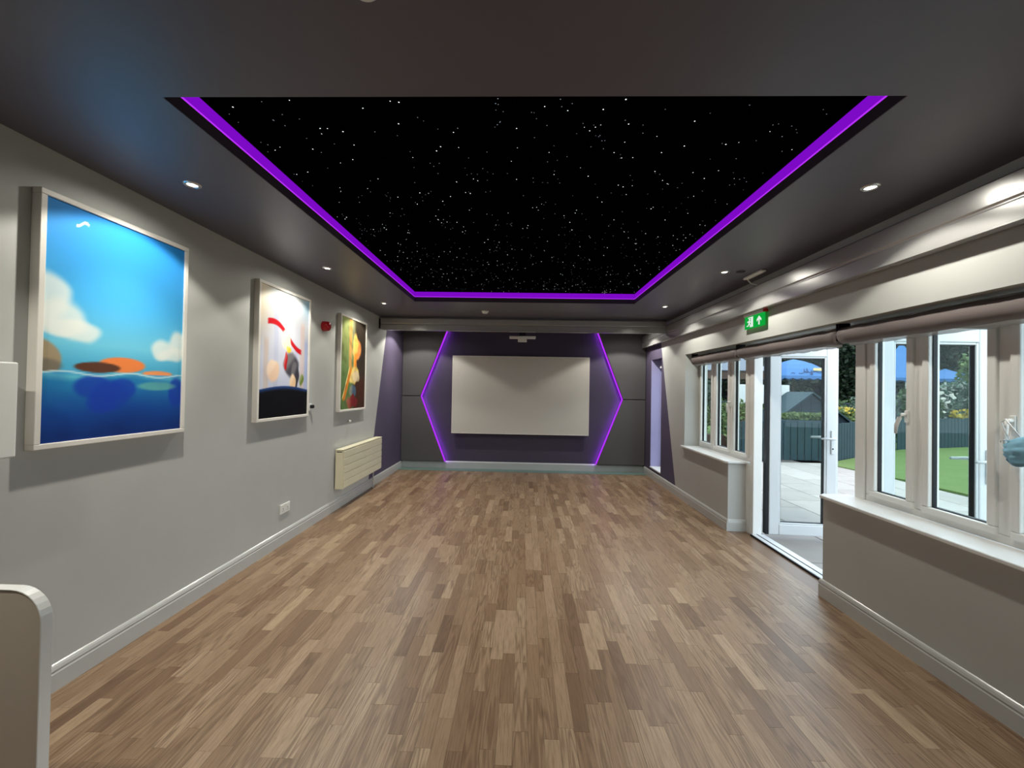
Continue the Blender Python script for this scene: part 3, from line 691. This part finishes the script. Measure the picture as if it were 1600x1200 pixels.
# blue face mask hanging from the near window handle
mk = empty('face_mask', (2.31, 1.96, 1.15), 'pale blue pleated face mask hanging on the window handle', 'face mask')
bm = bmesh.new(); G = []
for i in range(17):
    row = []
    for j in range(13):
        u, v = i / 16, j / 12
        y = 2.005 - .13 * u + .012 * math.sin(v * 3.1); z = 1.275 - .125 * v * (.75 + .35 * math.sin(u * 3.14)) - .012 * math.cos(u * 5)
        x = 2.318 - .035 * math.sin(u * math.pi) * math.sin(v * math.pi) - .020 * abs(((v * 4) % 1) - .5) - .012 * noise.noise(Vector((u * 5, v * 5, 2)))
        row.append(bm.verts.new((x, y, z)))
    G.append(row)
for i in range(16):
    for j in range(12): bm.faces.new((G[i][j], G[i + 1][j], G[i + 1][j + 1], G[i][j + 1]))
mo = obj('mask_cloth', bm, 'mask', mk, smooth=True); sd = mo.modifiers.new('thickness', 'SOLIDIFY'); sd.thickness = .002
obj('ear_loop', tube([(2.318, 2.0, 1.27), (2.318, 2.02, 1.31), (2.315, 2.03, 1.345), (2.318, 2.015, 1.362), (2.316, 1.99, 1.33), (2.316, 1.95, 1.275)], .003, 6), 'maskw', mk, smooth=True)
obj('ear_loop', tube([(2.318, 2.0, 1.20), (2.315, 2.03, 1.225), (2.315, 2.035, 1.255), (2.318, 2.005, 1.27)], .003, 6), 'maskw', mk, smooth=True)

# ------------------------------------------------------------------ garden: paving, lawn, fences
GZ = -.04
struct(obj('garden_ground', B((2.5, 60, -12, 60, -.3, -.075)), 'grass'), 'ground of the garden beyond the windows', 'ground')
pt = struct(obj('patio', B((2.5, 6.9, -2.5, 9.1, -.075, -.055)), 'joint'), 'pale stone patio outside the open door', 'patio')
sw, sl = .60, .72; me0 = None; r = random.Random(4)
for i in range(8):
    y = -.6 - (i % 2) * .36; xx = 2.52 + i * sw
    while y < 9.0:
        wx = min(sw, 6.78 + .04 * math.sin(y) - xx)
        if wx > .1 and y > -1:
            if me0 is None or wx < sw - .001:
                o = obj('paving_slab', B((xx + .006, xx + wx - .006, y + .006, y + sl - .006, -.055, GZ)), 'slab', pt, bevel=.006, seg=1)
                if me0 is None: me0 = o
            else:
                o = me0.copy(); COL.objects.link(o); o.parent = pt; o.location = Vector((xx + sw / 2, y + sl / 2, -.055)) - wloc(pt)
        y += sl
bm = bmesh.new()
edge = [(6.80, -2.5), (6.80, 2), (6.84, 6.07), (6.78, 6.8), (6.80, 7.4), (6.70, 7.7), (6.62, 8.4), (6.56, 8.85), (7.2, 9.4), (10.4, 11.5), (15, 13.0), (22, 15), (22, -2.5)]
n_ = len(edge); bm = prism(edge, 'z', -.07, -.02); tag(obj('lawn', bm, 'grass'), 'bright green lawn edging the stone patio', 'lawn', kind='stuff')
struct(obj('garden_path', B((3.0, 6.9, 9.1, 12.2, -.075, GZ)), 'joint'), 'grey garden path beyond the patio', 'path')

def fence(pts, label, hgt=.86, mat='teal'):
    f = empty('garden_fence', (pts[0][0], pts[0][1], GZ), label, 'fence', 'teal garden fences'); r = random.Random(len(label)); src = None
    for (a, b) in zip(pts, pts[1:]):
        a, b = Vector((a[0], a[1], 0)), Vector((b[0], b[1], 0)); L = (b - a).length; d = (b - a) / L; n = int(L / .155); ang = math.atan2(d.y, d.x)
        for k in range(n):
            c = a + d * (k + .5) * .155
            if src is None:
                bm = B((-.07, .07, -.011, .011, 0, 1)); rot_bm(bm, Matrix.Identity(4)); o = obj('fence_board', bm, mat, f, bevel=.006, seg=1); src = o
            else: o = src.copy(); COL.objects.link(o); o.parent = f
            o.location = Vector((c.x, c.y, GZ)) - wloc(f); o.rotation_euler = (0, 0, ang + r.uniform(-.02, .02)); o.scale = (1, 1, hgt + r.uniform(-.02, .02))
        for zz in (.18, .66):
            q = Vector((-d.y, d.x, 0)) * .035
            obj('fence_rail', tube([a + q + Vector((0, 0, zz)), b + q + Vector((0, 0, zz))], .024, 4), mat, f)
fence([(4.7, 9.45), (7.1, 9.40)], 'teal board fence behind the patio seen through the door glass')
fence([(7.2, 9.47), (10.4, 11.58)], 'teal board fence right of the open far door leaf')
fence([(10.4, 11.58), (14.7, 13.0), (19.5, 14.4)], 'teal board fence across the lawn behind the near window')

# ------------------------------------------------------------------ foliage
def leaves(name, parent, mat, n, fn, size, seed, aspect=.5):
    r = random.Random(seed); vs_, fs = [], []
    for i in range(n):
        p = fn(r)
        if p is None: continue
        a = Vector((r.gauss(0, 1), r.gauss(0, 1), r.gauss(0, 1))).normalized(); b = a.orthogonal().normalized(); b.rotate(Matrix.Rotation(r.uniform(0, 6.28), 3, a)); q = size * r.uniform(.6, 1.3); c = a.cross(b)
        k = len(vs_); vs_ += [p - b * q, p + c * q * aspect, p + b * q, p - c * q * aspect]; fs.append((k, k + 1, k + 2, k + 3))
    bm = bmesh.new(); V = [bm.verts.new(v) for v in vs_]
    for f in fs: bm.faces.new([V[i] for i in f])
    o = obj(name, bm, mat, parent); o['kind'] = 'stuff'; return o
def blob(cx, cy, z0, rx, ry, h, seed, lump=.35):
    ph = Vector((seed * 3.1, seed * 1.7, 0))
    def fn(r):
        d = Vector((r.gauss(0, 1), r.gauss(0, 1), r.gauss(0, 1))).normalized(); q = (.62 + .38 * r.random() ** .5) * (1 + lump * noise.noise(d * 2.2 + ph))
        return Vector((cx + d.x * rx * q, cy + d.y * ry * q, max(z0 + .01, z0 + h / 2 + d.z * h / 2 * q)))
    return fn
def tree(x, y, z0, rx, h, mat, label, seed, n=3800, size=.16):
    t = empty('tree', (x, y, GZ), label, 'tree', 'trees at the back of the garden')
    obj('trunk', tube([(x, y, GZ), (x + .05, y, z0), (x - .04, y + .03, z0 + h * .55)], [.16, .12, .05], 8), 'bark', t)
    leaves('foliage', t, mat, n, blob(x, y, z0, rx, rx * .8, h, seed), size, seed)
tree(4.6, 24.6, .3, 2.2, 6.6, 'leafd', 'dark tree behind the slatted pergola', 11, 4200)
tree(9.6, 24.6, .3, 2.1, 7.2, 'leafd', 'dark tree behind the white board', 12, 4600)
tree(14.9, 24.6, .2, 2.1, 7.6, 'leafd', 'dark tree behind the logo parasol', 13, 5600)
tree(20.2, 24.6, .2, 2.1, 8.0, 'leafd', 'tall dark tree filling the gap right of the open door leaf', 14, 6500)
tree(25.6, 24.6, .2, 2.5, 8.0, 'leafd', 'dark tree behind the peaked blue gazebo', 15, 5600)
tree(31.0, 24.4, .2, 2.6, 8.2, 'leafd', 'dark tree behind the small distant canopy', 16, 5000)
tree(22.3, 17.6, .9, 1.55, 5.2, 'leafd', 'dark tree behind the light green bush', 17, 5000)
tree(28.2, 19, .3, 2.2, 7.0, 'leafd', 'dark tree at the far end of the lawn', 18, 4000)
def shrub(name, x, y, z0, rx, ry, h, mat, label, cat, n, size, seed, group=None, asp=.5):
    s = empty(name, (x, y, z0), label, cat, group)
    leaves('foliage', s, mat, n, blob(x, y, z0, rx, ry, h, seed), size, seed, asp)
    st = bmesh.new(); r = random.Random(seed)
    for k in range(4): tube([(x + r.uniform(-.1, .1) * rx, y, max(GZ, z0)), (x + r.uniform(-.5, .5) * rx, y + r.uniform(-.3, .3) * ry, z0 + h * .6)], [.02, .008], 5, st)
    obj('stems', st, 'bark', s); return s
shrub('flowering_bush', 17.2, 15.2, .2, 1.15, .9, 3.1, 'leafl', 'tall light green leafy bush behind the lawn fence', 'bush', 2600, .11, 21)
shrub('silver_bush', 14.5, 14.0, .1, .95, .5, 1.9, 'leafg', 'silver green bush below the tall light bush', 'bush', 1800, .09, 22)
shrub('flower_clump', 12.6, 13.35, .1, .7, .5, 1.7, 'leafm', 'leafy flower clump behind the fence under the gazebo', 'flowers', 1600, .10, 23)
shrub('flower_clump', 10.6, 12.6, .1, .6, .45, 1.5, 'leafg', 'grey green flower clump left of the gazebo bed', 'flowers', 1400, .09, 24)
shrub('flower_clump', 9.0, 11.6, GZ, .6, .4, 1.15, 'leafl', 'low flower clump with yellow blooms behind the fence', 'flowers', 1300, .07, 25)
yf = bpy.data.objects['flower_clump.002']
leaves('blooms', yf, 'petal_y', 60, blob(8.75, 11.5, .85, .45, .3, .3, 5), .04, 6, .9)
for nm, x, y, k in (('flower_clump', 12.9, 13.3, 31), ('silver_bush', 14.5, 13.9, 32)):
    leaves('blooms', bpy.data.objects[nm], 'petal_w', 70, blob(x, y, .9, .8, .4, 1.0, k), .07, k, .9)
leaves('blooms', bpy.data.objects['silver_bush'], 'petal_y', 60, blob(14.0, 13.3, .75, .5, .2, .3, 8), .07, 9, .9)
def grassy(x, y, label, seed, h=1.6):
    s = empty('spiky_grass', (x, y, GZ), label, 'plant'); r = random.Random(seed); bm = bmesh.new()
    for k in range(26):
        a = r.uniform(0, 6.28); l = h * r.uniform(.6, 1); o = r.uniform(.15, .55)
        tube([(x, y, .1), (x + math.cos(a) * o * .4, y + math.sin(a) * o * .4, .1 + l * .7), (x + math.cos(a) * o, y + math.sin(a) * o, .1 + l * .9)], [.02, .016, .004], 4, bm)
    obj('blades', bm, 'leafg', s)['kind'] = 'stuff'
grassy(11.55, 13.1, 'tall spiky grass tuft in front of the gazebo', 41)
hd = empty('hedge', (11.6, 15.2, GZ), 'clipped green hedge below the dark trees', 'hedge')
leaves('foliage', hd, 'leafm', 5200, lambda r: Vector((r.uniform(7.5, 15), 15.6 + r.choice((-.55, .55, r.uniform(-.5, .5))), r.uniform(GZ, 1.26))), .08, 51)
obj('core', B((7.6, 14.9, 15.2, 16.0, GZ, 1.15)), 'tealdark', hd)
hb = empty('back_hedge', (24, 29.8, GZ), 'tall dark hedge closing the garden', 'hedge')
leaves('foliage', hb, 'leafd', 14000, lambda r: Vector((r.uniform(1, 48), 29.4 + r.uniform(-.5, .2), GZ + 8.0 * r.random())), .26, 52, .7)
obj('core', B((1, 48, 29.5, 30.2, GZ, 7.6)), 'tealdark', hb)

# left garden seen through the far window: pergola, planter, shrubs
pg = empty('pergola', (6.4, 13, GZ), 'grey slatted pergola seen through the far window', 'pergola')
for k in range(10):
    y = 12.4 + k * .2; z = 2.16 + k * .055; obj('roof_slat', rot_bm(B((5.0, 7.5, -.085, .085, -.012, .012)), Matrix.Translation((0, y, z)) @ Matrix.Rotation(.35, 4, 'X')), 'roofslat', pg)
obj('front_beam', B((5.0, 7.5, 12.35, 12.45, 1.88, 2.12)), 'brown', pg); obj('back_beam', B((5.0, 7.5, 14.2, 14.3, 2.3, 2.55)), 'brown', pg)
for x in (5.1, 6.25, 7.4): obj('rafter', prism([(12.35, 2.10), (14.3, 2.62), (14.3, 2.54), (12.35, 2.02)], 'x', x - .03, x + .03), 'brown', pg)
for x in (5.08, 7.42): obj('post', B((x - .06, x + .06, 12.35, 12.47, GZ, 1.88)), 'brown', pg); obj('post', B((x - .06, x + .06, 14.2, 14.32, GZ, 2.3)), 'brown', pg)
pw = tag(obj('planter_wall', B((4.6, 7.3, 11.45, 11.58, -.07, .30), (4.6, 4.73, 11.58, 12.25, -.07, .30), (7.17, 7.3, 11.58, 12.25, -.07, .30), (4.73, 7.17, 11.58, 12.25, -.07, .24)), 'brown', bevel=.02), 'low brown planter wall below the pergola shrubs', 'planter')
shrub('leafy_shrub', 5.1, 11.92, .25, .30, .22, 1.05, 'leafl', 'pale green shrub left in the pergola planter', 'shrub', 900, .08, 61)
shrub('leafy_shrub', 5.9, 11.92, .25, .30, .22, .9, 'leafl', 'mid green shrub in the middle of the pergola planter', 'shrub', 900, .08, 62)
shrub('leafy_shrub', 6.7, 11.92, .25, .30, .22, 1.0, 'leafl', 'bright green shrub right in the pergola planter', 'shrub', 900, .08, 63)
shrub('climbing_plant', 5.9, 15.0, GZ, 1.3, .45, 2.2, 'leafg', 'pale climbing plant at the back of the pergola', 'shrub', 1800, .09, 64)

# things seen through the far door leaf
sh = empty('gabled_shed', (7.05, 10.6, GZ), 'dark teal gable roof seen through the door glass', 'shed')
obj('shed_wall', B((6.45, 7.65, 10.25, 11.05, GZ, .78)), 'tealdark', sh)
apx, hw, zt, zb = 7.12, .95, 1.46, .74
for k in range(8):
    a = apx - hw + k * hw / 4; b = a + hw / 4 - .008; hz = lambda x: zb + (zt - zb) * (1 - abs(x - apx) / hw)
    obj('gable_board', prism([(a, zb), (b, zb), (b, max(zb + .01, hz(b))), (a, max(zb + .01, hz(a)))], 'y', 10.22, 10.26), 'tealdark', sh)
for s in (-1, 1): obj('roof_slope', prism([(apx, zt + .02), (apx + s * (hw + .06), zb - .03), (apx + s * (hw + .06), zb + .01), (apx, zt + .06)], 'y', 10.15, 11.15), 'teal', sh)
tp = empty('planter_trough', (7.0, 9.62, GZ), 'teal trough of pale succulents on the patio fence', 'planter')
obj('trough', B((5.85, 7.10, 9.52, 9.80, .66, .86)), 'teal', tp, bevel=.01); obj('support', B((5.95, 6.05, 9.6, 9.7, GZ, .66)), 'brown', tp); obj('support', B((6.9, 7.0, 9.6, 9.7, GZ, .66)), 'brown', tp)
leaves('succulents', tp, 'leafl', 700, lambda r: Vector((r.uniform(6.1, 7.02), 9.65 + r.uniform(-.12, .12), .88 + .14 * r.random())), .045, 71, .7)
wbd = empty('white_board', (6.4, 11.2, GZ), 'blank white board beyond the fence left of the shed', 'board')
obj('board_panel', B((5.9, 7.25, 11.25, 11.30, 1.18, 1.70)), 'whiteb', wbd, bevel=.008); obj('board_post', B((6.0, 6.06, 11.3, 11.36, GZ, 1.65)), 'brown', wbd); obj('board_post', B((7.05, 7.11, 11.3, 11.36, GZ, 1.65)), 'brown', wbd)
shrub('leafy_shrub', 5.6, 10.75, GZ, .32, .25, 1.3, 'leafl', 'feathery green shrub beside the gabled shed', 'shrub', 700, .06, 65)

def canopy(name, x, y, hw, ze, za, label, cat, n=4, ph=math.pi / 4, dome=.0, logo=False):
    g = empty(name, (x, y, GZ), label, cat)
    R = hw / math.cos(math.pi / n); prof = [(1, 0), (.75, .22 + dome), (.5, .45 + dome * 1.3), (.25, .70 + dome), (0, 1)]
    bm = bmesh.new(); rings = []
    for (q, t) in prof:
        z = ze + (za - ze) * min(1, t)
        rings.append([bm.verts.new((x + R * q * math.cos(ph + 2 * math.pi * k / n), y + R * q * math.sin(ph + 2 * math.pi * k / n), z)) for k in range(n)] if q > 0 else [bm.verts.new((x, y, z))])
    for a, b in zip(rings, rings[1:]):
        for k in range(n):
            j = (k + 1) % n
            bm.faces.new((a[k], a[j], b[j], b[k]) if len(b) > 1 else (a[k], a[j], b[0]))
    cn = obj('canopy', bm, 'blue', g); cn.modifiers.new('thickness', 'SOLIDIFY').thickness = .012
    bm = bmesh.new()
    for k in range(n):
        a, b = ph + 2 * math.pi * k / n, ph + 2 * math.pi * (k + 1) / n
        p, q = Vector((x + R * math.cos(a), y + R * math.sin(a), 0)), Vector((x + R * math.cos(b), y + R * math.sin(b), 0))
        for i in range(6):
            u, v = p.lerp(q, i / 6), p.lerp(q, (i + 1) / 6); m_ = (u + v) / 2
            bm.faces.new([bm.verts.new((c.x, c.y, zz)) for c, zz in ((u, ze), (v, ze), (v, ze - .10), (m_, ze - .16), (u, ze - .10))])
    vl = obj('valance', bm, 'blue', g); vl.modifiers.new('thickness', 'SOLIDIFY').thickness = .008
    return g, cn
PX, PY, PW, PE, PA = 11.75, 18.0, 1.0, 2.22, 2.97
g, c_ = canopy('logo_parasol', PX, PY, PW, PE, PA, 'blue parasol with scribbled lettering seen through the door glass', 'parasol', 4, math.pi / 4, .18)
obj('pole', tube([(PX, PY, GZ), (PX, PY, PA - .02)], .03, 10), 'brown', g); obj('foot', lathe(PX, PY, [(0, .05), (.3, .05), (.3, GZ), (0, GZ)], 20), 'dark', g)
# script lettering and ochre patch on the front slope
def front(u, v):   # point just outside the camera-facing slope of the parasol
    return Vector((PX - PW + 2 * PW * u, PY - PW + PW * .27 * v - .03, PE + (PA - PE) * .42 * v + .03))
sc_ = [[(.30, .25), (.36, .20), (.42, .35), (.46, .85), (.43, .5), (.47, .3)], [(.47, .3), (.52, .9), (.50, .4), (.54, .3), (.58, .6), (.56, .05), (.52, .1), (.60, .45), (.66, .5)], [(.66, .5), (.72, .3), (.78, .42), (.84, .33)], [(.14, .2), (.18, .28), (.22, .2)]]
obj('lettering', [tube([front(*p) for p in s], .012, 5, bm_) for bm_ in [bmesh.new()] for s in sc_][-1], 'ink', c_)
obj('ochre_patch', [bm_ for bm_ in [bmesh.new()] if bm_.faces.new([bm_.verts.new(front(*p)) for p in ((.62, .62), (.9, .55), (.88, 1.0), (.66, .98))])][0], 'yel', c_)
g, c_ = canopy('blue_gazebo', 16.7, 18.4, 1.1, 2.23, 3.81, 'peaked blue gazebo canopy behind the near window', 'gazebo', 4, 0.0)
for dx, dy in ((1.5, 0), (-1.5, 0), (0, 1.5), (0, -1.5)): obj('leg', B((16.7 + dx - .03, 16.7 + dx + .03, 18.4 + dy - .03, 18.4 + dy + .03, GZ, 2.23)), 'whiteb', g)
g, c_ = canopy('blue_gazebo', 20.3, 20.1, 1.0, 2.28, 2.80, 'small distant blue canopy beside the light green bush', 'gazebo')
for sx in (-1, 1):
    for sy in (-1, 1): obj('leg', B((20.3 + sx * .95 - .03, 20.3 + sx * .95 + .03, 20.1 + sy * .95 - .03, 20.1 + sy * .95 + .03, GZ, 2.28)), 'whiteb', g)
